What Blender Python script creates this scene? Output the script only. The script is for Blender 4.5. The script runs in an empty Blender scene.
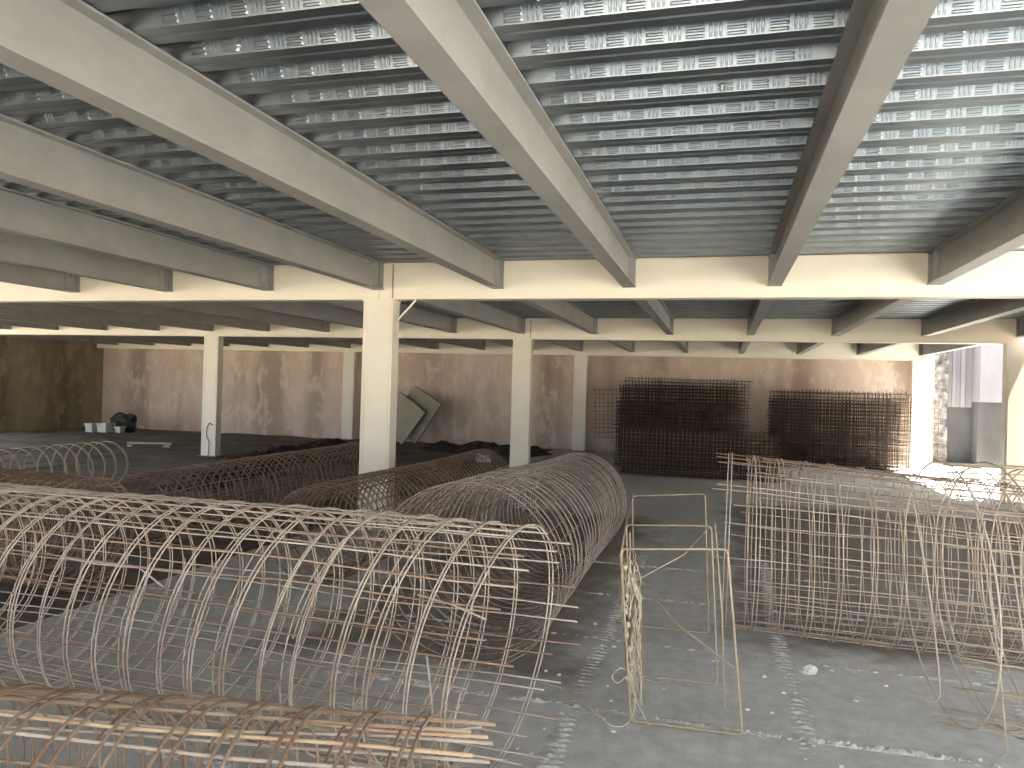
import bpy, math, random
from mathutils import Vector, Matrix, noise
random.seed(7)
C = bpy.context.scene.collection
PI = math.pi
rnd = random.uniform

# ------------------------------------------------------------------ measured layout (metres)
X0, D1, D2, D3, S = -3.603, 7.476, 13.586, 19.675, 1.3515
ZB, ZT, ZJ = 2.522, 2.914, 2.624
CAM_R, CAM_U, CAM_F = Vector((.9630, .2675, .0282)), Vector((-.0254, -.0130, .9996)), Vector((-.2672, .9636, .0058))
WALL_Y, WALL_X = 20.1, -19.4
XL = X0 - 5 * S - .3   # the front bay ends at this column line on the left
YE = -4.0          # roof edge behind the viewer

# ------------------------------------------------------------------ mesh helpers
class MB:
    def __init__(s): s.v = []; s.f = []; s.smooth = []
    def add(s, vs, fs, smooth=False):
        n = len(s.v); s.v += [tuple(p) for p in vs]
        for f in fs: s.f.append([i + n for i in f]); s.smooth.append(smooth)
    def box(s, x0, x1, y0, y1, z0, z1, M=None):
        vs = [Vector((x, y, z)) for z in (z0, z1) for y in (y0, y1) for x in (x0, x1)]
        if M: vs = [M @ v for v in vs]
        s.add(vs, [(0, 2, 3, 1), (4, 5, 7, 6), (0, 1, 5, 4), (2, 6, 7, 3), (0, 4, 6, 2), (1, 3, 7, 5)])
    def tube(s, pts, r, n=6, closed=False):
        pts = [Vector(p) for p in pts]; m = len(pts)
        if m < 2: return
        vs = []; up = None
        for i, p in enumerate(pts):
            if closed: t = pts[(i + 1) % m] - pts[i - 1]
            else: t = pts[min(i + 1, m - 1)] - pts[max(i - 1, 0)]
            if t.length < 1e-9: t = Vector((1, 0, 0))
            t.normalize()
            if up is None:
                a = Vector((0, 0, 1)) if abs(t.z) < .9 else Vector((1, 0, 0))
                up = (a - t * a.dot(t)).normalized()
            else:
                up = up - t * up.dot(t)
                up = up.normalized() if up.length > 1e-6 else t.orthogonal().normalized()
            b = t.cross(up)
            for k in range(n):
                a = 2 * PI * k / n
                vs.append(p + (up * math.cos(a) + b * math.sin(a)) * r)
        fs = []
        for i in range(m if closed else m - 1):
            j = (i + 1) % m
            for k in range(n):
                k2 = (k + 1) % n
                fs.append((i * n + k, i * n + k2, j * n + k2, j * n + k))
        if not closed:
            fs.append(tuple(range(n - 1, -1, -1))); fs.append(tuple((m - 1) * n + k for k in range(n)))
        s.add(vs, fs, True)
    def lump(s, c, rx, ry, rz, seed=0, rough=.35, seg=8, rings=5):
        vs = []; fs = []
        for i in range(rings + 1):
            th = PI * i / rings
            for k in range(seg):
                ph = 2 * PI * k / seg
                d = Vector((math.sin(th) * math.cos(ph), math.sin(th) * math.sin(ph), math.cos(th)))
                q = 1 + rough * noise.noise(d * 1.7 + Vector((seed * 3.1, seed * 1.3, 0)))
                vs.append((c[0] + d.x * rx * q, c[1] + d.y * ry * q, c[2] + d.z * rz * q))
        for i in range(rings):
            for k in range(seg):
                k2 = (k + 1) % seg
                fs.append((i * seg + k, (i + 1) * seg + k, (i + 1) * seg + k2, i * seg + k2))
        s.add(vs, fs, False)
    def build(s, name, mat, parent=None, origin=None):
        me = bpy.data.meshes.new(name)
        v = s.v
        if origin is not None: v = [(p[0] - origin[0], p[1] - origin[1], p[2] - origin[2]) for p in v]
        me.from_pydata(v, [], s.f)
        me.polygons.foreach_set('use_smooth', s.smooth)
        me.materials.append(mat); me.update()
        o = bpy.data.objects.new(name, me); C.objects.link(o)
        if parent is not None: o.parent = parent
        elif origin is not None: o.location = origin
        return o

def tag(o, label, cat, group=None, kind=None):
    o['label'] = label; o['category'] = cat
    if group: o['group'] = group
    if kind: o['kind'] = kind
    return o
def empty(name, loc, label, cat, group=None):
    o = bpy.data.objects.new(name, None); C.objects.link(o); o.location = loc; o.empty_display_size = .1
    return tag(o, label, cat, group)
def structure(o):
    o['kind'] = 'structure'; return o

# ------------------------------------------------------------------ materials
def base_mat(name, rough=.6, metal=0.):
    m = bpy.data.materials.new(name); m.use_nodes = True
    nt = m.node_tree; b = nt.nodes['Principled BSDF']
    b.inputs['Roughness'].default_value = rough; b.inputs['Metallic'].default_value = metal
    return m, nt, b
def coords(nt, scale=(1, 1, 1)):
    tc = nt.nodes.new('ShaderNodeTexCoord'); mp = nt.nodes.new('ShaderNodeMapping')
    mp.inputs['Scale'].default_value = scale
    # world position, so that copies and children do not repeat
    g = nt.nodes.new('ShaderNodeNewGeometry')
    nt.links.new(g.outputs['Position'], mp.inputs['Vector'])
    nt.nodes.remove(tc)
    return mp.outputs['Vector']
def noise_tex(nt, vec, scale, detail=5, rough=.6):
    n = nt.nodes.new('ShaderNodeTexNoise'); n.inputs['Scale'].default_value = scale
    n.inputs['Detail'].default_value = detail; n.inputs['Roughness'].default_value = rough
    nt.links.new(vec, n.inputs['Vector']); return n.outputs['Fac']
def ramp(nt, fac, stops):
    r = nt.nodes.new('ShaderNodeValToRGB'); e = r.color_ramp.elements
    while len(e) < len(stops): e.new(.5)
    for el, (p, c) in zip(e, stops): el.position = p; el.color = (*c, 1)
    nt.links.new(fac, r.inputs['Fac']); return r.outputs['Color']
def mix(nt, fac, a, b, mode='MIX'):
    m = nt.nodes.new('ShaderNodeMix'); m.data_type = 'RGBA'; m.blend_type = mode
    for k, v in ((0, fac), (6, a), (7, b)):
        if isinstance(v, (int, float)): m.inputs[k].default_value = v
        elif isinstance(v, tuple): m.inputs[k].default_value = (*v, 1)
        else: nt.links.new(v, m.inputs[k])
    return m.outputs[2]
def bump(nt, b, h, strength, dist):
    n = nt.nodes.new('ShaderNodeBump'); n.inputs['Strength'].default_value = strength; n.inputs['Distance'].default_value = dist
    nt.links.new(h, n.inputs['Height']); nt.links.new(n.outputs['Normal'], b.inputs['Normal'])
def simple(name, c1, c2, scale, rough=.6, metal=0., lo=.35, hi=.65, stretch=(1, 1, 1), bmp=0, bdist=.005):
    m, nt, b = base_mat(name, rough, metal)
    v = coords(nt, stretch); f = noise_tex(nt, v, scale)
    nt.links.new(ramp(nt, f, [(lo, c1), (hi, c2)]), b.inputs['Base Color'])
    if bmp: bump(nt, b, f, bmp, bdist)
    return m

M = {}
M['cream'] = simple('cream_paint', (.74, .68, .55), (.79, .73, .60), 2.2, .5)
M['joist'] = simple('grey_primer', (.27, .265, .245), (.33, .32, .295), 1.6, .5, stretch=(1, 1.5, 2.5))
M['deck'] = simple('galvanised_deck', (.27, .305, .325), (.35, .385, .405), 3.5, .42, 1.)
M['rust'] = simple('rusted_rebar', (.25, .145, .09), (.34, .25, .185), 4.5, .75, .0)
M['tan'] = simple('weathered_rebar', (.40, .315, .245), (.58, .50, .41), 5., .7, .0)
M['orange'] = simple('fresh_rust_rebar', (.34, .215, .135), (.48, .37, .27), 4., .75)
M['ochre'] = simple('ochre_rust_rebar', (.44, .27, .14), (.60, .45, .29), 3.5, .7)
M['greyrust'] = simple('dull_rebar', (.24, .19, .155), (.40, .335, .28), 5., .75)
M['brown'] = simple('dark_rebar', (.16, .10, .065), (.25, .18, .125), 4., .8)
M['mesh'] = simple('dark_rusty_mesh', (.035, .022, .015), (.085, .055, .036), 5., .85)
M['strap'] = simple('pale_tie_wire', (.42, .34, .22), (.62, .55, .41), 9., .6)
M['framebar'] = simple('ochre_rebar', (.37, .29, .19), (.50, .415, .295), 6., .7)
M['dirt'] = simple('dark_dirt', (.080, .062, .043), (.185, .148, .105), 1.3, .95, bmp=.6, bdist=.03)
M['heap'] = simple('very_dark_brown', (.022, .016, .011), (.06, .045, .032), 4., .95, bmp=.6, bdist=.02)
M['mortar'] = simple('rough_mortar', (.34, .33, .31), (.66, .64, .60), 16., .9)
M['chip'] = simple('pale_concrete_chip', (.60, .58, .54), (.78, .76, .72), 20., .9)
M['board'] = simple('pale_ply_board', (.30, .27, .19), (.40, .36, .27), 3., .7)
M['boardedge'] = simple('dark_board_edge', (.05, .04, .03), (.08, .06, .045), 6., .8)
M['black'] = simple('black_rubber', (.012, .012, .012), (.03, .028, .026), 6., .7)
M['pale'] = simple('pale_plastic', (.42, .42, .38), (.55, .54, .50), 6., .6)
M['steelbolt'] = simple('bright_screw', (.75, .75, .75), (.85, .85, .85), 9., .25, .8)
M['weld'] = simple('rust_seam', (.35, .14, .05), (.50, .28, .12), 30., .8)
M['outdirt'] = simple('sunlit_ground', (.55, .48, .38), (.66, .60, .50), .8, .9)
M['outplaster'] = simple('pale_plaster', (.19, .19, .21), (.25, .25, .275), 1.1, .8, stretch=(1, 1, .5))
M['outgrey'] = simple('grey_block', (.065, .07, .076), (.10, .105, .112), 1.4, .85, stretch=(1, 1, .4))
M['stone'] = simple('rubble_stone', (.08, .078, .078), (.30, .295, .295), 7., .9, bmp=.8, bdist=.03)

def slab_mat():
    m, nt, b = base_mat('concrete_slab', .55)
    v = coords(nt); f = noise_tex(nt, v, 1.1, 6, .62); g = noise_tex(nt, v, 9., 6, .7); d = noise_tex(nt, v, 2.3, 5, .6)
    c = ramp(nt, f, [(.3, (.52, .51, .49)), (.7, (.64, .635, .615))])
    c2 = ramp(nt, g, [(.35, (.78, .78, .77)), (.62, (1.04, 1.04, 1.04))])
    c = mix(nt, 1., c, c2, 'MULTIPLY')
    # darker brown slab zones around the middle cage and behind the right one
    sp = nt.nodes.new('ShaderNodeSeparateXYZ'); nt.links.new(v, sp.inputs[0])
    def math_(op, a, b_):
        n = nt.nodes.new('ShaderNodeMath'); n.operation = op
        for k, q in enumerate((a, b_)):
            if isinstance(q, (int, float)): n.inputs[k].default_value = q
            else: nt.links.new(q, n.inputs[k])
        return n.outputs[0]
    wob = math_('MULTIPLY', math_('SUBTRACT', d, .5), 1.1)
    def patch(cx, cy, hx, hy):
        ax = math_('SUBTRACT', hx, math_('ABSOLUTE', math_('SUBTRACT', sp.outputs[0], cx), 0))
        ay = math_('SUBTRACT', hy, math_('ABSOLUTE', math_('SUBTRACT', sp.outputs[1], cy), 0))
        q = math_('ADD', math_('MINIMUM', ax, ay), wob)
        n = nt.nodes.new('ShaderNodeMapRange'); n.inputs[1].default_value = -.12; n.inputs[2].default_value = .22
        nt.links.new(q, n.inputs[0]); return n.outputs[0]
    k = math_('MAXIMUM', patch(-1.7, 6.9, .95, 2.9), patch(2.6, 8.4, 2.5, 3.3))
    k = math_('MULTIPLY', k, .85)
    zone_col = ramp(nt, g, [(.3, (.13, .105, .085)), (.7, (.21, .175, .15))])
    nt.links.new(mix(nt, k, c, zone_col), b.inputs['Base Color'])
    r = ramp(nt, f, [(.3, (.42,) * 3), (.7, (.68,) * 3)]); nt.links.new(r, b.inputs['Roughness'])
    bump(nt, b, g, .25, .006); return m
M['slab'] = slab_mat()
def plaster(name, cols, pale, sc):
    m, nt, b = base_mat(name, .9)
    v = coords(nt, (1, 1, .55)); f = noise_tex(nt, v, .55, 4, .6); g = noise_tex(nt, v, sc, 5, .65)
    c = ramp(nt, f, [(.3, cols[0]), (.5, cols[1]), (.7, cols[2])])
    st = noise_tex(nt, coords(nt, (1, 1, .08)), .8, 3, .5)
    c = mix(nt, 1., c, ramp(nt, st, [(.36, (.62, .60, .58)), (.52, (1., 1., 1.))]), 'MULTIPLY')
    k = ramp(nt, g, [(.50, (0, 0, 0)), (.60, (1, 1, 1))])
    s = nt.nodes.new('ShaderNodeMath'); s.operation = 'MULTIPLY'; s.inputs[1].default_value = .5
    nt.links.new(k, s.inputs[0])
    nt.links.new(mix(nt, s.outputs[0], c, pale), b.inputs['Base Color'])
    bump(nt, b, g, .35, .01); return m
M['wall'] = plaster('patchy_plaster', ((.52, .40, .32), (.60, .48, .385), (.55, .45, .37)), (.70, .60, .51), 3.2)
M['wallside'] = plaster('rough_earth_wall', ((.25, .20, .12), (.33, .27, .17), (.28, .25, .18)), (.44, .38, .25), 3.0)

# ------------------------------------------------------------------ setting: floor, walls, ceiling
b = MB(); SL = -4.25
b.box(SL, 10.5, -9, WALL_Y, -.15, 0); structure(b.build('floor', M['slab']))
b = MB(); n = 46
xs = [WALL_X - .3 + (SL - WALL_X + .3) * i / n for i in range(n + 1)]; ys = [-9 + (WALL_Y + 9) * j / 80 for j in range(81)]
vs = [(x, y, -.02 + .05 * noise.noise(Vector((x * .9, y * .9, 0))) * min(1, (SL - x) * 2)) for y in ys for x in xs]
fs = [(j * (n + 1) + i, j * (n + 1) + i + 1, (j + 1) * (n + 1) + i + 1, (j + 1) * (n + 1) + i) for j in range(80) for i in range(n)]
b.add(vs, fs, True); o = structure(b.build('floor_dirt', M['dirt']))
b = MB(); b.box(WALL_X - .3, 4.9, WALL_Y, WALL_Y + .3, -.3, 3.1); structure(b.build('wall_back', M['wall']))
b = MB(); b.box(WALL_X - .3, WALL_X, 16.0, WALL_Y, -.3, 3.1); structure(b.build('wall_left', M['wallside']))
b = MB(); b.box(4.6, 4.85, D1 - .2, D2 - .1, -.1, 2.4); structure(b.build('wall_right', M['wall']))
# slab over the deck keeps the sky out
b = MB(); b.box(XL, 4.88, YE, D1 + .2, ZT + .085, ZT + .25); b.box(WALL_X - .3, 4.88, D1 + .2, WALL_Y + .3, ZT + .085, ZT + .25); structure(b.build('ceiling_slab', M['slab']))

PITCH, PAN, RIB, RUN = .262, .122, .060, .026
RIB0 = 2.87 + .010      # near edge of one low pan
def deck(name, xa, xb, ya, yb, emboss):
    b = MB()
    k0 = math.floor((ya - RIB0) / PITCH); prof = []
    k = k0
    while RIB0 + k * PITCH < yb + PITCH:
        y = RIB0 + k * PITCH; c = y + PAN / 2
        prof += [(y, 0), (c - .012, 0), (c - .006, .006), (c + .006, .006), (c + .012, 0), (y + PAN, 0), (y + PAN + RUN, RIB), (y + PITCH - RUN, RIB)]
        k += 1
    prof = [(y, z) for y, z in prof if ya <= y <= yb]
    vs = []; fs = []; Z = ZT + .003
    for i, (y, z) in enumerate(prof):
        vs += [(xa, y, Z + z), (xb, y, Z + z)]
        if i: fs.append((2 * i - 2, 2 * i - 1, 2 * i + 1, 2 * i))
    b.add(vs, fs)
    if emboss:
        # pressed dashes on the sloping side of each rib that faces the front
        ln = math.hypot(RUN, RIB); ey, ez = -RUN / ln, RIB / ln          # up the web
        ny, nz = -RIB / ln, -RUN / ln                                     # out of the web
        def dash(x, k, t, dx, dt):
            y0 = RIB0 + k * PITCH; h = .0022
            def P(ax, at, d): return (x + ax, y0 + ey * (t + at) + ny * d, Z + ez * (t + at) + nz * d)
            b.add([P(-dx, -dt, 0), P(dx, -dt, 0), P(dx, dt, 0), P(-dx, dt, 0), P(-dx * .75, -dt * .35, h), P(dx * .75, -dt * .35, h), P(dx * .75, dt * .35, h), P(-dx * .75, dt * .35, h)],
                  [(0, 1, 5, 4), (1, 2, 6, 5), (2, 3, 7, 6), (3, 0, 4, 7), (4, 5, 6, 7)])
        ex0, ex1, ey0, ey1, full = emboss
        k = k0
        while RIB0 + k * PITCH < ey1:
            y = RIB0 + k * PITCH; k += 1
            if y < ey0: continue
            x = ex0 + (k % 3) * .04
            while x < ex1:
                if min(abs((x + .02 - X0) / S - round((x + .02 - X0) / S)), 9) * S > .115:
                    for q in (.2, .5, .8): dash(x, k - 1, ln * q, .036, .0065)
                    if full:
                        for q in (.056, .074, .092): dash(x + q, k - 1, ln * .5, .0055, .027)
                x += .148
    return structure(b.build(name, M['deck']))
deck('ceiling', XL, 4.88, YE, D1 + .02, (-5.2, 4.3, 1.6, 7.4, True))
deck('ceiling.001', WALL_X, 4.88, D1 + .1, D2 + .05, (-3.4, 4.3, 10.5, 13.5, False))
deck('ceiling.002', WALL_X, 4.88, D2 + .12, WALL_Y, None)

# rough mortar joints of the slab panels, in low relief
def joint(x0, y0, x1, y1, w, hmax, seed, tread=False):
    a = Vector((x0, y0, 0)); d = Vector((x1 - x0, y1 - y0, 0)); L = d.length; d.normalize(); s = Vector((-d.y, d.x, 0))
    nu = int(L / .010); nw = max(4, int(w / .012)); vs = []; fs = []
    for i in range(nu + 1):
        u = L * i / nu
        off = .035 * noise.noise(Vector((u * 1.1, seed, 0)))
        for j in range(nw + 1):
            t = j / nw - .5
            p = a + d * u + s * (t * w + off)
            e = 1 - (2 * abs(t)) ** 2
            q = .8 * noise.noise(Vector((u * 24, t * w * 45, seed))) + .6 * noise.noise(Vector((u * 70, t * w * 90, seed + 9)))
            if tread: q = .6 * q + .55 * math.sin(u * 2 * PI / .055 + 2.5 * noise.noise(Vector((u * 3, t * 3, seed))))
            g = noise.noise(Vector((u * 1.6, seed + 4, 2)))
            z = -.004 + e * hmax * max(0, (.25 if tread else .42) + q * 1.1 + g * .9)
            vs.append((p.x, p.y, z))
    for i in range(nu):
        for j in range(nw):
            k = i * (nw + 1) + j; fs.append((k, k + nw + 1, k + nw + 2, k + 1))
    b = MB(); b.add(vs, fs); return structure(b.build('trim_%d' % (joint.n), M['mortar'])) if not setattr(joint, 'n', joint.n + 1) else None
joint.n = 0
for i, y in enumerate((2.72, 3.80, 4.87, 5.95, 7.03)): joint(-2.6, y, 2.6, y - .03, .065, .015, 3.3 + i)
for i, x in enumerate((-.69, .415, 1.52)): joint(x, 2.3, x, 7.6, .15, .011, 21.7 + i, True)

b = MB(); b.box(9.5, 9.8, 4, 23, -.2, 5.0); structure(b.build('sky_blocker_right', M['wall']))  # unseen wall, added to keep sky light off the back wall
# outside, seen through the open right side
b = MB(); b.box(-70, 70, -70, 70, -.22, -.16); structure(b.build('ground', M['outdirt']))

# ------------------------------------------------------------------ steel frame
def ordinal(n): return ['', 'first', 'second', 'third', 'fourth', 'fifth', 'sixth', 'seventh', 'eighth', 'ninth', 'tenth', 'eleventh', 'twelfth'][n]
CW, CD = .35, .17
def column(k, D, label, zb=0.):
    x = X0 + k * S
    r = empty('steel_column', (x, D + CD / 2, zb), label, 'column', 'cream steel columns')
    b = MB(); b.box(x - CW / 2, x + CW / 2, D, D + CD, .012, ZB); b.build('shaft', M['cream'], r, r.location)
    # the two channel lips that make up the box show as thin seams
    for sx in (-1, 1):
        b = MB(); b.box(x + sx * (CW / 2 - .035) - .006, x + sx * (CW / 2 - .035) + .006, D - .006, D + .004, .02, ZB - .004); b.build('seam', M['cream'], r, r.location)
    b = MB(); b.box(x - CW / 2 - .05, x + CW / 2 + .05, D - .06, D + CD + .06, zb, .014); b.build('base_plate', M['joist'], r, r.location)
    b = MB(); b.box(x - CW / 2 - .012, x + CW / 2 + .012, D - .012, D + CD + .012, ZB - .016, ZB - .001); b.build('cap_plate', M['cream'], r, r.location)
    return r
column(0, D1, 'large cream steel column standing nearest, left of centre behind the rebar cages')
column(-5, D2, 'cream steel column at left with a thin black cable hanging down it')
column(0, D2, 'cream steel column in the middle of the hall, left end of the widest clear bay')
column(6, D2, 'yellowish cream steel column at the right edge of the photo beside the bright opening')
column(-5, D3, 'pale far column close to the back wall, just left of the nearest column')
column(0, D3, 'pale far column at the back wall left of the dark mesh stack')
column(6, D3, 'far column washed blue white by daylight at right end of the back wall')

def main_beam(k0, k1, D, label, plates=()):
    xa, xb = X0 + k0 * S, X0 + k1 * S
    r = empty('main_beam', ((xa + xb) / 2, D + CD / 2, ZB), label, 'beam', 'cream main beams across the hall')
    b = MB(); b.box(xa + .002, xb - .002, D + .012, D + CD - .012, ZB + .012, ZT - .013); b.build('web', M['cream'], r, r.location)
    b = MB(); b.box(xa + .002, xb - .002, D - .004, D + CD + .004, ZB, ZB + .012); b.build('bottom_flange', M['cream'], r, r.location)
    b = MB(); b.box(xa + .002, xb - .002, D - .004, D + CD + .004, ZT - .013, ZT - .001); b.build('top_flange', M['cream'], r, r.location)
    for x in plates:
        b = MB(); b.box(x - .09, x + .09, D + .004, D + .013, ZB + .11, ZB + .29); b.build('splice_plate', M['cream'], r, r.location)
    for x in (xa, xb):
        if plates and x == xa:
            b = MB(); b.box(x + .155, x + .167, D + .002, D + .014, ZB + .013, ZT - .014); b.build('rust_seam', M['weld'], r, r.location)['label'] = 'rusty weld line'
    return r
main_beam(-5, 0, D1, 'nearest cream main beam, stretch left of the nearest column')
main_beam(0, 6, D1, 'nearest cream main beam, long stretch right of the nearest column', (X0 + .33,))
main_beam(-11.5, -5, D2, 'second cream main beam, leftmost stretch ending at the column with the cable')
main_beam(-5, 0, D2, 'second cream main beam, stretch seen behind the nearest column')
main_beam(0, 6, D2, 'second cream main beam, long stretch running to the column at the right edge', (X0 + .33,))
main_beam(-11.6, -5, D3, 'farthest cream main beam along the back wall, leftmost stretch')
main_beam(-5, 0, D3, 'farthest cream main beam along the back wall, stretch between the two pale far columns')
main_beam(0, 6, D3, 'farthest cream main beam above the dark mesh stacks at the back wall')

FW = .125
def joist(k, ya, yb, label, group):
    x = X0 + k * S
    r = empty('steel_joist', (x, (ya + yb) / 2, ZJ), label, 'joist', group)
    for nm, bx in (('bottom_flange', (x - FW / 2, x + FW / 2, ya, yb, ZJ, ZJ + .012)), ('web', (x - .005, x + .005, ya, yb, ZJ + .012, ZT - .012)),
                   ('top_flange', (x - FW / 2, x + FW / 2, ya, yb, ZT - .012, ZT))):
        b = MB(); b.box(*bx); b.build(nm, M['joist'], r, r.location)
    b = MB(); b.box(x - FW / 2 + .006, x + FW / 2 - .006, yb - .012, yb - .001, ZJ + .0125, ZT - .0125); b.build('end_plate', M['joist'], r, r.location)
    b = MB(); b.box(x - FW / 2 + .01, x + FW / 2 - .01, yb - .15, yb - .142, ZJ + .0125, ZT - .0125); b.build('stiffener', M['joist'], r, r.location)
    return r
for k in range(-3, 5):
    where = 'meeting the nearest column' if k == 0 else '%s to the %s of the nearest column' % (ordinal(abs(k)), 'right' if k > 0 else 'left')
    joist(k, YE + .05, D1 - .005, 'large grey steel joist under the front deck, ' + where, 'front bay joists')
for k in range(-9, 7):
    where = {0: 'meeting the mid hall column', -5: 'meeting the column with the hanging cable', 6: 'meeting the column at the right edge'}.get(k)
    if not where:
        where = ('%s right of the mid hall column' % ordinal(k)) if k > 0 else ('%s left of the mid hall column' % ordinal(-k) if k > -5 else '%s left of the column with the cable' % ordinal(-5 - k))
    joist(k, D1 + CD + .005, D2 - .005, 'middle bay grey joist, ' + where, 'middle bay joists')
for k in range(-11, 7):
    where = {0: 'meeting the pale far column by the mesh stack', -5: 'meeting the far column left of the nearest column', 6: 'meeting the daylit far column at the right'}.get(k)
    if not where:
        where = ('%s right of the far column by the mesh stack' % ordinal(k)) if k > 0 else ('%s left of the far column by the mesh stack' % ordinal(-k) if k > -5 else '%s left of the far column beside the nearest column' % ordinal(-5 - k))
    joist(k, D2 + CD + .005, D3 - .005, 'rear bay grey joist, ' + where, 'rear bay joists')

b = MB(); xr = X0 + CW / 2
b.tube([(xr + .008, D1 + .06, ZB - .24), (xr + .25, D1 + .03, ZB - .004)], .011, 8)
tag(b.build('brace_rod', M['cream'], None, (xr, D1 + .06, ZB - .24)), 'thin white rod slanting from nearest column up to the main beam', 'rod')

for nm, (x, y, lab) in (('a', (-1.86, 2.55, 'bright silver screw poking through the front deck, leftmost of three')), ('b', (-.62, 2.42, 'bright silver screw near the top edge of the photo, in the front deck')), ('c', (-.03, 3.32, 'bright silver screw in the front deck left of the right hand joist'))):
    b = MB(); z = ZT + .003
    b.tube([(x, y, z + .01), (x, y, z - .028)], .0045, 6); b.tube([(x, y, z), (x, y, z - .007)], .013, 8)
    tag(b.build('deck_screw', M['steelbolt'], None, (x, y, z)), lab, 'screw', 'deck screws')

# ------------------------------------------------------------------ rebar cages
def cage(P0, P1, r0, r1, pitch, nbars, hr, br, bar_mats, hoop_mat, label, tail=(.02, .10), tail0=(.02, .08), single=True, double=.016,
         wob=.006, flat=.97, droop=0., z0=.0, seed=1, turns=True, hoop_skip=0, gap=None, kc=0., ks=0.):
    R = random.Random(seed)
    P0, P1 = Vector((*P0, 0)), Vector((*P1, 0)); L = (P1 - P0).length; a = (P1 - P0).normalized(); s = Vector((0, 0, 1)).cross(a)
    mid = (P0 + P1) / 2
    root = empty('rebar_cage', (mid.x, mid.y, z0), label, 'rebar cage', 'cylindrical rebar cages')
    def rad(u): return r0 + (r1 - r0) * u / L
    ph = R.uniform(0, 9)
    def pt(u, th, rr):
        q = rr * (1 + .022 * math.sin(2 * th + ph + u * .7) + .012 * math.sin(3 * th + u * 1.9 + ph))
        lean = .02 * math.sin(u * .8 + ph)
        h = rad(u) * flat * .985
        return P0 + a * (u + (kc * math.cos(th) + ks * math.sin(th)) * hoopq[0]) + s * (math.cos(th) * q + lean) + Vector((0, 0, z0 + hr * 2 + .012 + h + math.sin(th) * q * flat))
    hoopq = [1.]
    def fix(p):
        p.z = max(p.z, z0 + hr + .002); return p
    n = int((L - .04) / pitch) + 1
    for i in range(n):
        u0 = .03 + i * pitch + R.uniform(-.012, .012)
        if u0 > L - .01: break
        tilt, sk = R.uniform(-.010, .010), R.uniform(-.010, .010); b = MB()
        for j in range(2 if double else 1):
            du = j * double * R.uniform(.8, 1.3); st = R.uniform(0, 6.28); dr = R.uniform(-.004, .004)
            pts = [fix(pt(u0 + du + tilt * math.sin(t) + sk * math.cos(t), t, rad(u0) + dr)) for t in (st + 2 * PI * q / 44 for q in range(44))]
            b.tube(pts, hr, 6, True)
        b.build('hoop', hoop_mat, root, root.location)
        if single and R.random() > hoop_skip:
            # an inner hoop with overlapping ends
            b = MB(); u1 = u0 - pitch * R.uniform(.25, .42); st = R.uniform(0, 6.28); dr = -2 * (hr + br) - .003
            if u1 > 0:
                pts = []
                for q in range(52):
                    t = st + 2 * PI * q / 46
                    pts.append(fix(pt(u1 + .02 * q / 52 + R.uniform(-.001, .001), t, rad(u1) + dr - .008 * q / 52)))
                b.tube(pts, hr * .9, 6); b.build('inner_hoop', hoop_mat, root, root.location)
    hoopq[0] = 0.
    for k in range(nbars):
        th0 = 2 * PI * (k + R.uniform(-.28, .28)) / nbars
        ua, ub = -R.uniform(*tail0), L + R.uniform(*tail)
        b = MB(); m = max(8, int((ub - ua) / .3)); w = R.uniform(0, 9); am = wob * R.uniform(.5, 2.0); pts = []
        for i in range(m + 1):
            u = ua + (ub - ua) * i / m
            rr = rad(max(0, min(L, u))) - hr - br
            t = th0 + am * (math.sin(u * 2.3 + w) + .6 * math.sin(u * 5.1 + 2 * w)) / max(rad(0), .2)
            p = pt(u, t, rr)
            if u > L: p.z -= droop * (u - L); 
            pts.append(fix(p))
        b.tube(pts, br, 6); b.build('longitudinal_bar', R.choice(bar_mats), root, root.location)
    return root, pt

# A: the big one across the left foreground
A, ptA = cage((-5.58, 3.20), (-.79, 3.02), .52, .52, .157, 35, .0034, .0039, [M['tan'], M['tan'], M['rust'], M['orange']], M['tan'],
      'long tan rebar cage lying across the left foreground, open end left of the concrete aisle', tail=(-.04, .17), seed=3, wob=.006, kc=.04, ks=.05, hoop_skip=.55)
# B: the low one at the very front
Bc, ptB = cage((-3.6, 1.33), (-.62, 1.845), .358, .358, .150, 26, .0046, .0060, [M['orange'], M['ochre'], M['ochre'], M['orange'], M['tan']], M['rust'],
      'low orange rusted rebar cage at the bottom left corner, nearest to the viewer', tail=(.0, .07), seed=5, wob=.010, double=.03)
# C: pointing away from the viewer in the middle
Cc, ptC = cage((-1.36, 3.98), (-1.38, 7.65), .548, .485, .125, 34, .0030, .0034, [M['brown'], M['rust'], M['brown']], M['greyrust'],
      'grey brown rebar cage in the middle, its round open mouth facing the viewer', tail=(.0, .06), seed=8, single=True, hoop_skip=.35, double=0)
# D: along the right
Dc, ptD = cage((.02, 5.46), (2.75, 5.42), .604, .52, .168, 36, .0036, .0040, [M['tan'], M['rust'], M['tan']], M['tan'],
      'tan rebar cage lying sideways on the right, behind the thin rectangular frame', tail=(.0, .05), tail0=(-.28, .06), seed=11, wob=.009, double=.022)
# E: taller, at the right edge
Ec, ptE = cage((1.06, 4.20), (2.4, 4.02), .61, .61, .21, 22, .0042, .0044, [M['tan'], M['framebar']], M['tan'],
      'tall loose rebar cage cut off by the right edge of the photo', tail=(.0, .05), tail0=(-.05, .09), seed=13, wob=.012, double=0, flat=1.06, kc=-.14, ks=-.04)
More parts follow.
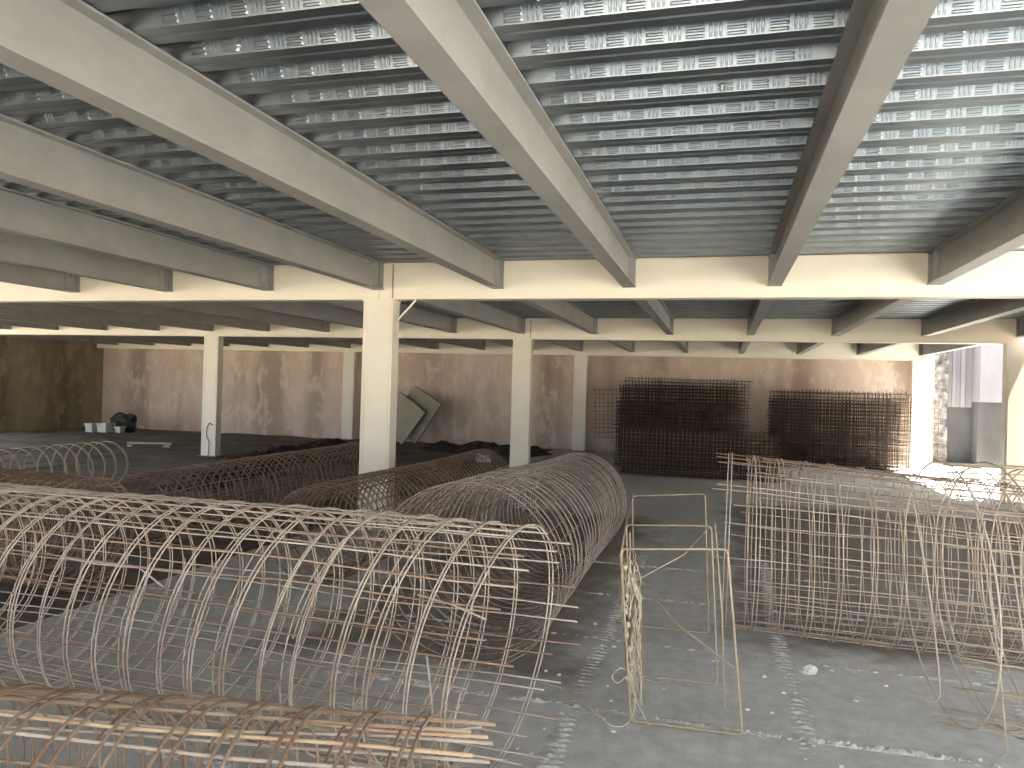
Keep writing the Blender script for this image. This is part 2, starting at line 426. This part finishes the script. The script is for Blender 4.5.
# far left cages on the dirt
cage((-8.35, 5.4), (-8.5, 9.0), .33, .33, .22, 16, .005, .0035, [M['brown']], M['framebar'],
      'small far rebar cage at the left edge with pale widely spaced hoops', seed=17, single=False, double=.02, z0=.02)
cage((-5.05, 5.6), (-5.25, 11.0), .36, .36, .15, 22, .0042, .0038, [M['brown'], M['rust']], M['brown'],
      'dark brown rebar cage running away beside the nearest column, left of it', seed=19, single=True, z0=.02)
cage((-3.0, 5.25), (-3.02, 9.6), .41, .39, .11, 26, .0035, .0032, [M['brown'], M['mesh']], M['brown'],
      'dark rebar cage covering the foot of the nearest column and running on behind', seed=23, single=True)
cage((-8.2, 4.55), (-4.45, 4.5), .43, .43, .10, 30, .0045, .0045, [M['rust'], M['brown']], M['rust'],
      'dense rusty rebar cage seen through the hoops of the long tan foreground cage', seed=29, single=True, z0=.02)

# bent stray bars belonging to the open end of A
for pts in ([(-1.02, 2.60, .62), (-.99, 2.58, .48), (-.965, 2.56, .33), (-.94, 2.55, .26), (-.90, 2.56, .36), (-.875, 2.57, .50)],
            [(-1.35, 2.56, .40), (-1.1, 2.54, .36), (-.92, 2.53, .38), (-.78, 2.54, .41)],
            [(-2.9, 2.72, .80), (-2.6, 2.68, .79), (-2.35, 2.66, .80), (-2.2, 2.63, .74)],
            [(-1.1, 2.70, .80), (-.95, 2.66, .79), (-.80, 2.62, .76)]):
    b = MB(); b.tube(pts, .0042, 6); b.build('bent_bar', M['tan'], A, A.location)
# hooked tails hanging from E
for c, ya, yb_, zb_ in ((1.20, 3.92, 3.66, .12), (1.28, 3.80, 3.58, .05), (1.02, 4.3, 3.95, .22)):
    b = MB(); pts = [(c - .06 + .06 * q / 14, ya + (yb_ - ya) * math.sin(q / 14 * PI / 2), 1.1 - (1.1 - zb_) * q / 14) for q in range(15)]
    pts += [(c - .01, yb_ + .02, zb_ - .035), (c - .05, yb_ + .05, zb_ - .045), (c - .09, yb_ + .08, zb_ - .02)]
    b.tube(pts, .0042, 6); b.build('hooked_tail', M['tan'], Ec, Ec.location)

# ------------------------------------------------------------------ thin rectangular frame of stirrups in the aisle
FR = empty('stirrup_frame', (-.12, 4.2, 0), 'thin ochre frame of rectangular stirrups standing upright in the concrete aisle', 'rebar frame')
def hoop_rect(tl, tr, br_, bl, r, name='stirrup', closed=True):
    b = MB(); c = [Vector(p) for p in (tl, tr, br_, bl)]; pts = []
    for i in range(4):
        p, q, o = c[i], c[(i + 1) % 4], c[i - 1]
        if (p - q).length < 1e-6: continue
        pts += [p + (o - p).normalized() * .02, p + (o - p).normalized() * .006 + (q - p).normalized() * .006, p + (q - p).normalized() * .02]
    b.tube(pts, r, 8, closed); return b.build(name, M['framebar'], FR, FR.location)
hoop_rect((-.455, 3.70, .832), (.046, 3.70, .872), (.135, 3.71, .010), (-.382, 3.69, .010), .0056)
hoop_rect((-.50, 4.30, .845), (-.035, 4.30, .875), (.02, 4.31, .010), (-.45, 4.29, .010), .0042)
hoop_rect((-.569, 5.2, .888), (-.087, 5.2, .932), (-.04, 5.21, .010), (-.53, 5.19, .010), .0042)
for pts, nm in (([(-.44, 3.62, .84), (-.502, 4.3, .852), (-.572, 5.28, .895)], 'longitudinal_bar'),
                ([(-.385, 3.64, .02), (-.45, 4.3, .02), (-.53, 5.25, .02)], 'longitudinal_bar'),
                ([(-.46, 4.29, .60), (-.2, 4.1, .38), (.085, 3.72, .32)], 'brace_bar'),
                ([(-.46, 4.31, .52), (-.2, 4.8, .60), (-.055, 5.19, .72)], 'brace_bar'),
                ([(-.015, 4.05, .93), (.03, 4.0, .50), (.055, 3.98, .02)], 'upright_bar'),
                ([(-.445, 4.0, .86), (-.43, 3.98, .40), (-.40, 3.96, .015)], 'upright_bar')):
    b = MB(); b.tube(pts, .0045, 6); b.build(nm, M['framebar'], FR, FR.location)

TW = empty('tie_wire_bundle', (-.385, 3.70, .0), 'tangled bundle of pale tie wire hanging down the left side of the thin rectangular frame', 'wire bundle')
R = random.Random(4)
for i in range(40):
    z = .82 - R.uniform(0, .12); zend = max(.03, z - R.uniform(.30, .80)); x, y = R.uniform(-.03, .05), R.uniform(.02, .10); pts = []
    while z > zend:
        t = (.85 - z) / .85
        pts.append((-.435 + .055 * t + x * (1 - .35 * t), 3.70 + y, z)); z -= .035
        x += R.uniform(-.020, .020); y = min(.12, max(.014, y + R.uniform(-.012, .012))); x = max(-.035, min(.065, x))
    b = MB(); b.tube(pts, R.choice((.0024, .0032, .0045)), 5)
    b.build('wire_strand', M['strap'] if i % 4 else M['brown'], TW, TW.location)
for i in range(10):
    z = .74 - i * .066 + R.uniform(-.015, .015); b = MB()
    b.lump((-.435 + .055 * (.85 - z) / .85 + R.uniform(-.012, .012), 3.70 + .004 + R.uniform(-.01, .01), z), .013, .012, .015, i, .4)
    b.build('wire_knot', M['strap'], TW, TW.location)
for pts in ([(-.39, 3.70, .24), (-.36, 3.66, .12), (-.385, 3.62, .03), (-.46, 3.60, .012), (-.54, 3.62, .05), (-.60, 3.65, .03)],
            [(-.40, 3.70, .24), (-.44, 3.68, .26), (-.475, 3.67, .22), (-.45, 3.67, .19), (-.41, 3.69, .22)],
            [(-.40, 3.70, .26), (-.37, 3.67, .15), (-.32, 3.64, .07), (-.29, 3.62, .03)],
            [(-.39, 3.70, .30), (-.34, 3.72, .22), (-.27, 3.72, .20), (-.21, 3.71, .22)]):
    b = MB()
    q = [Vector(p) for p in pts]; fine = []
    for i in range(len(q) - 1):
        p0, p1, p2, p3 = q[max(i - 1, 0)], q[i], q[i + 1], q[min(i + 2, len(q) - 1)]
        for t in (0, .25, .5, .75): fine.append(.5 * (2 * p1 + (p2 - p0) * t + (2 * p0 - 5 * p1 + 4 * p2 - p3) * t * t + (3 * p1 - p0 - 3 * p2 + p3) * t ** 3))
    b.tube(fine + [q[-1]], .0026, 5); b.build('loose_end', M['strap'], TW, TW.location)

# ------------------------------------------------------------------ mesh sheets stacked at the back
def sheet(xa, xb, za, zb_, y, lean, mat, label, group, rot=0., sp=.08, seed=0):
    R = random.Random(seed); b = MB(); r = .005
    nx = int((xb - xa) / sp); nz = int((zb_ - za) / sp); c = Vector(((xa + xb) / 2, y, za))
    ca, sa = math.cos(rot), math.sin(rot)
    def P(x, z, d=0):
        dx, dz = x - c.x, z - za
        return (c.x + dx * ca - dz * sa, y + d + lean * dz + .02 * math.sin(dx * 1.7 + seed), max(.006, za + dz * ca + dx * sa))
    for i in range(nx + 1):
        x = xa + i * sp + R.uniform(-.008, .008); e = R.uniform(-.03, .03)
        b.tube([P(x, za), P(x, (za + zb_) / 2), P(x, zb_ + e)], r, 4)
    for j in range(nz + 1):
        z = za + j * sp + R.uniform(-.02, .02)
        b.tube([P(xa - R.uniform(0, .10) + (xb - xa + R.uniform(0, .1)) * q / 6, z, .009) for q in range(7)], r, 4)
    return tag(b.build('mesh_sheet', mat, None, (c.x, y, 0)), label, 'mesh sheet', group)
L1 = 'rusty mesh sheet in the low front pack of the left dark stack'
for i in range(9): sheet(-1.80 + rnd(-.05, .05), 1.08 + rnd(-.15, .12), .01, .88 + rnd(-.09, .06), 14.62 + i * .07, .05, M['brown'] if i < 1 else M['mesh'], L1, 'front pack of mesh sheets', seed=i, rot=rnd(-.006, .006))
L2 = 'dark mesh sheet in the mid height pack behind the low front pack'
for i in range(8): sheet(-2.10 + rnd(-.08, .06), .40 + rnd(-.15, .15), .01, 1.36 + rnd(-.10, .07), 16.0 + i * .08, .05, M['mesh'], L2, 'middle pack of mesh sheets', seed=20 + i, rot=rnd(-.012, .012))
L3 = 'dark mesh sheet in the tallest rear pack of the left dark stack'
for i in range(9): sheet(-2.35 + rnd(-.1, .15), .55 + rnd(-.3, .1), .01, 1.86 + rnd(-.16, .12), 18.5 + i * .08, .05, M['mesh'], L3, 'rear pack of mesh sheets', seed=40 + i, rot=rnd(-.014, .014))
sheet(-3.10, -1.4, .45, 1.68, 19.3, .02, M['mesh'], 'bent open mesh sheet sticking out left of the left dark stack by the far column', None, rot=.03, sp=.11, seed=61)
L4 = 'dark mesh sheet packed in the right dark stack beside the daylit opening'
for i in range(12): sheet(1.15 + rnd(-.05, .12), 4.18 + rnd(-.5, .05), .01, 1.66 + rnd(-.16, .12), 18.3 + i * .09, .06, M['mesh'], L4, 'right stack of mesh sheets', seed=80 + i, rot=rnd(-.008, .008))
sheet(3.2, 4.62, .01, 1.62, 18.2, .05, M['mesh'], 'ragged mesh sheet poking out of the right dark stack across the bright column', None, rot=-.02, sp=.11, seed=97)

# ------------------------------------------------------------------ things along the back and left
def board(tr, brc, tl, y, label):
    # a flat board resting on one corner, leaning back on the wall
    tr, brc, tl = [Vector((p[0], 0, p[1])) for p in (tr, brc, tl)]
    e1 = (brc - tr); e2 = (tl - tr); e2 = (e2 - e1 * (e2.dot(e1) / e1.length_squared)).normalized() * 1.0
    root = empty('board', (brc.x, y, 0), label, 'board', None)
    def pp(u, v, d):
        p = tr + e1 * u + e2 * v; z = p.z + .075
        return Vector((p.x, y + d + .22 * z, z))
    b = MB()
    for d0, d1, mm, nm in ((0, .012, M['board'], 'face_panel'), (.012, .07, M['boardedge'], 'core')):
        b = MB(); vs = [pp(u, v, d) for d in (d0, d1) for v in (0, 1) for u in (0, 1)]
        b.add(vs, [(0, 2, 3, 1), (4, 5, 7, 6), (0, 1, 5, 4), (2, 6, 7, 3), (0, 4, 6, 2), (1, 3, 7, 5)])
        o = b.build(nm, mm, root, root.location)
        if nm == 'core': o['label'] = 'dark edge of the board'
    return root
board((-7.40, 1.04), (-8.03, -.06), (-8.28, 1.34), 19.2, 'rear one of two pale boards leaning askew right of the nearest column')
board((-7.74, .81), (-8.32, -.08), (-8.62, 1.12), 18.95, 'front one of two pale boards leaning askew, half hidden by the nearest column')

def bucket(x, y, w, h, label):
    r = empty('crate', (x, y, .02), label, 'crate', 'pale crates in the far left corner')
    b = MB(); t = w * .46; q = w * .5
    vs = [(x + sx * t, y + sy * t, .01) for sx, sy in ((-1, -1), (1, -1), (1, 1), (-1, 1))] + [(x + sx * q, y + sy * q, h) for sx, sy in ((-1, -1), (1, -1), (1, 1), (-1, 1))]
    b.add(vs, [(3, 2, 1, 0), (0, 1, 5, 4), (1, 2, 6, 5), (2, 3, 7, 6), (3, 0, 4, 7), (4, 5, 6, 7)]); b.build('body', M['pale'], r, r.location)
    b = MB()
    for x0, x1, y0, y1 in ((x - q - .02, x + q + .02, y - q - .02, y - q + .01), (x - q - .02, x + q + .02, y + q - .01, y + q + .02), (x - q - .02, x - q + .01, y - q + .01, y + q - .01), (x + q - .01, x + q + .02, y - q + .01, y + q - .01)):
        b.box(x0, x1, y0, y1, h - .05, h + .004)
    b.build('rim', M['pale'], r, r.location); return r
bucket(-17.42, 17.7, .24, .26, 'pale crate in the far left corner, left one of the pair')
bucket(-17.08, 17.85, .32, .27, 'pale crate in the far left corner, broader right one of the pair')
bucket(-16.72, 18.0, .19, .18, 'small pale crate right of the pair in the far left corner')
b = MB(); b.lump((-17.05, 18.5, .26), .42, .20, .26, 3, .6, 12, 8); tag(b.build('bag', M['black'], None, (-17.05, 18.5, .02)), 'lumpy black bag heaped behind the pale crates in the far left corner', 'bag')
b = MB(); Mx = Matrix.Rotation(.35, 4, 'Z'); b.box(-.55, .45, -.09, .09, .05, .09, Matrix.Translation((-12.75, 14.75, .02)) @ Mx); b.box(.3, .45, -.2, .2, .0, .048, Matrix.Translation((-12.75, 14.75, .01)) @ Mx); b.box(-.5, -.4, -.2, .2, .0, .048, Matrix.Translation((-12.75, 14.75, .01)) @ Mx)
tag(b.build('plank', M['board'], None, (-12.75, 14.75, .01)), 'pale plank lying on the dirt floor left of the column with the cable', 'plank')
b = MB(); b.box(-.16, .16, -.1, .1, .0, .2, Matrix.Translation((-4.9, 15.5, 0)) @ Matrix.Rotation(.3, 4, 'Z')); b.box(-.13, .13, -.07, .07, .2, .21, Matrix.Translation((-4.9, 15.5, 0)) @ Matrix.Rotation(.3, 4, 'Z'))
tag(b.build('concrete_block', M['pale'], None, (-4.9, 15.5, 0)), 'small pale block on the dark floor left of the mid hall column', 'block')
xc = X0 - 5 * S
b = MB(); b.tube([(xc + .10, D2 - .012, .66), (xc + .04, D2 - .03, .70), (xc - .01, D2 - .04, .60), (xc - .02, D2 - .03, .42), (xc + .04, D2 - .02, .30), (xc + .05, D2 - .04, .10), (xc + .08, D2 - .10, .03)], .010, 6)
tag(b.build('cable', M['black'], None, (xc, D2 - .03, .02)), 'thin black cable looping down the front of the left column', 'cable')

def heap(x0, y0, x1, y1, w, h, seed, label):  # low uneven mound in very dark brown
    a = Vector((x0, y0, 0)); d = Vector((x1 - x0, y1 - y0, 0)); L = d.length; d.normalize(); s = Vector((-d.y, d.x, 0)); nu, nw = int(L / .12), 14; vs = []; fs = []
    for i in range(nu + 1):
        for j in range(nw + 1):
            u, t = i / nu, j / nw * 2 - 1
            p = a + d * (u * L) + s * (t * w)
            e = max(0, 1 - t * t) * min(1, 6 * u, 6 * (1 - u)) ** .7
            z = -.06 + e * h * (1 + .7 * noise.noise(Vector((p.x * 1.6, p.y * 1.6, seed))) + .35 * noise.noise(Vector((p.x * 6, p.y * 6, seed))))
            vs.append((p.x, p.y, z))
    for i in range(nu):
        for j in range(nw): k = i * (nw + 1) + j; fs.append((k, k + nw + 1, k + nw + 2, k + 1))
    b = MB(); b.add(vs, fs); return tag(b.build('dark_heap', M['heap'], None, (x0, y0, 0)), label, 'soil heap')
heap(-7.6, 9.2, -9.7, 18.2, .55, .26, 1.5, 'long low dark ridge behind the dark brown cage at left')
heap(-7.4, 18.6, -4.0, 17.6, .8, .26, 5.5, 'low dark heap along the back wall left of the mid hall column')

# chips of concrete on the slab
tag_done = False
R = random.Random(12)
b = MB(); b.lump((.52, 4.66, .028), .048, .026, .024, 7, .6); tag(b.build('concrete_chip', M['chip'], None, (.52, 4.66, 0)), 'largest white lump of concrete on the floor in front of the right cage', 'chip')
for i in range(46):
    if i < 30:
        x = R.choice((-.69, .415)) + R.gauss(0, .10); y = R.uniform(2.9, 5.2)
    else: x, y = R.uniform(-.6, 1.3), R.uniform(2.8, 4.8)
    s_ = R.uniform(.004, .011)
    b = MB(); b.lump((x, y, s_ * .5 + .008), s_ * R.uniform(1, 1.7), s_, s_ * .7, i, .6, 6, 4)
    tag(b.build('concrete_chip', M['chip'], None, (x, y, 0)), 'tiny pale chip of concrete scattered on the grey slab floor', 'chip', 'scattered concrete chips')
b = MB(); b.tube([(-.88, 4.0, .012), (-.80, 3.98, .01), (-.72, 3.90, .016), (-.62, 3.80, .012), (-.55, 3.70, .012), (-.50, 3.66, .012)], .004, 5)
tag(b.build('loose_wire', M['strap'], None, (-.7, 3.85, 0)), 'loose wire curling across the floor between the middle cage and the thin frame', 'wire')

# ------------------------------------------------------------------ outside the open right side
O = empty('outbuilding', (8.2, 24.0, -.16), 'outdoor building with light upper wall and grey lower wall beyond the right opening', 'building')
b = MB(); b.box(6.72, 12, 23.0, 24.4, 1.58, 6.5); b.build('upper_wall', M['outplaster'], O, O.location)
b = MB(); b.box(6.72, 12, 23.12, 24.4, -.16, 1.58); b.build('lower_wall', M['outgrey'], O, O.location)
b = MB(); b.box(6.1, 6.72, 23.7, 24.4, 1.42, 6.5); b.box(6.22, 6.30, 23.64, 23.71, 1.42, 6.5); b.box(6.42, 6.52, 23.60, 23.71, 1.42, 6.5); b.build('recessed_upper_wall', M['outplaster'], O, O.location)
b = MB(); b.box(6.1, 6.72, 23.75, 24.4, -.16, 1.42); b.build('recessed_lower_wall', M['outgrey'], O, O.location)
b = MB()
vs = []; 
for j in range(30):
    for i in range(10):
        x = 5.3 + .8 * i / 9; z = -.16 + 5.2 * j / 29; vs.append((x, 23.6 + .12 * noise.noise(Vector((x * 5, z * 4, 1))), z))
b.add(vs, [(j * 10 + i, j * 10 + i + 1, (j + 1) * 10 + i + 1, (j + 1) * 10 + i) for j in range(29) for i in range(9)])
b.box(5.3, 6.1, 23.72, 24.4, -.16, 5.04)
tag(b.build('rubble_wall', M['stone'], None, (5.7, 24, -.16)), 'sunlit rubble stone wall outside, between the daylit far column and the pale building', 'wall')

# ------------------------------------------------------------------ light, sky, camera
w = bpy.data.worlds.new('sky'); bpy.context.scene.world = w; w.use_nodes = True
nt = w.node_tree; bg = nt.nodes['Background']
sky = nt.nodes.new('ShaderNodeTexSky'); sky.sky_type = 'HOSEK_WILKIE'; sky.turbidity = 4.5; sky.ground_albedo = .4
sd = Vector((.40, -.07, 1.0)).normalized(); sky.sun_direction = sd
hs = nt.nodes.new('ShaderNodeHueSaturation'); hs.inputs['Saturation'].default_value = .35
nt.links.new(sky.outputs['Color'], hs.inputs['Color']); nt.links.new(hs.outputs['Color'], bg.inputs['Color']); bg.inputs['Strength'].default_value = 2.6
sun = bpy.data.lights.new('sun', 'SUN'); sun.energy = 8.0; sun.angle = .01; sun.color = (1, .95, .87)
so = bpy.data.objects.new('sun', sun); C.objects.link(so); so.rotation_euler = sd.to_track_quat('Z', 'Y').to_euler()

cd = bpy.data.cameras.new('camera'); cd.sensor_width = 36; cd.lens = 754.7 / 1024 * 36; cd.clip_start = .05; cd.clip_end = 300
co = bpy.data.objects.new('camera', cd); C.objects.link(co)
B3 = -CAM_F
co.matrix_world = Matrix(((CAM_R.x, CAM_U.x, B3.x, 0), (CAM_R.y, CAM_U.y, B3.y, 0), (CAM_R.z, CAM_U.z, B3.z, 1.6), (0, 0, 0, 1)))
sc = bpy.context.scene; sc.camera = co
sc.view_settings.view_transform = 'Standard'; sc.view_settings.look = 'None'; sc.view_settings.gamma = 1; sc.view_settings.use_curve_mapping = False
sc.view_settings.exposure = 2.6
sc.cycles.max_bounces = 10; sc.cycles.diffuse_bounces = 6; sc.cycles.use_denoising = True
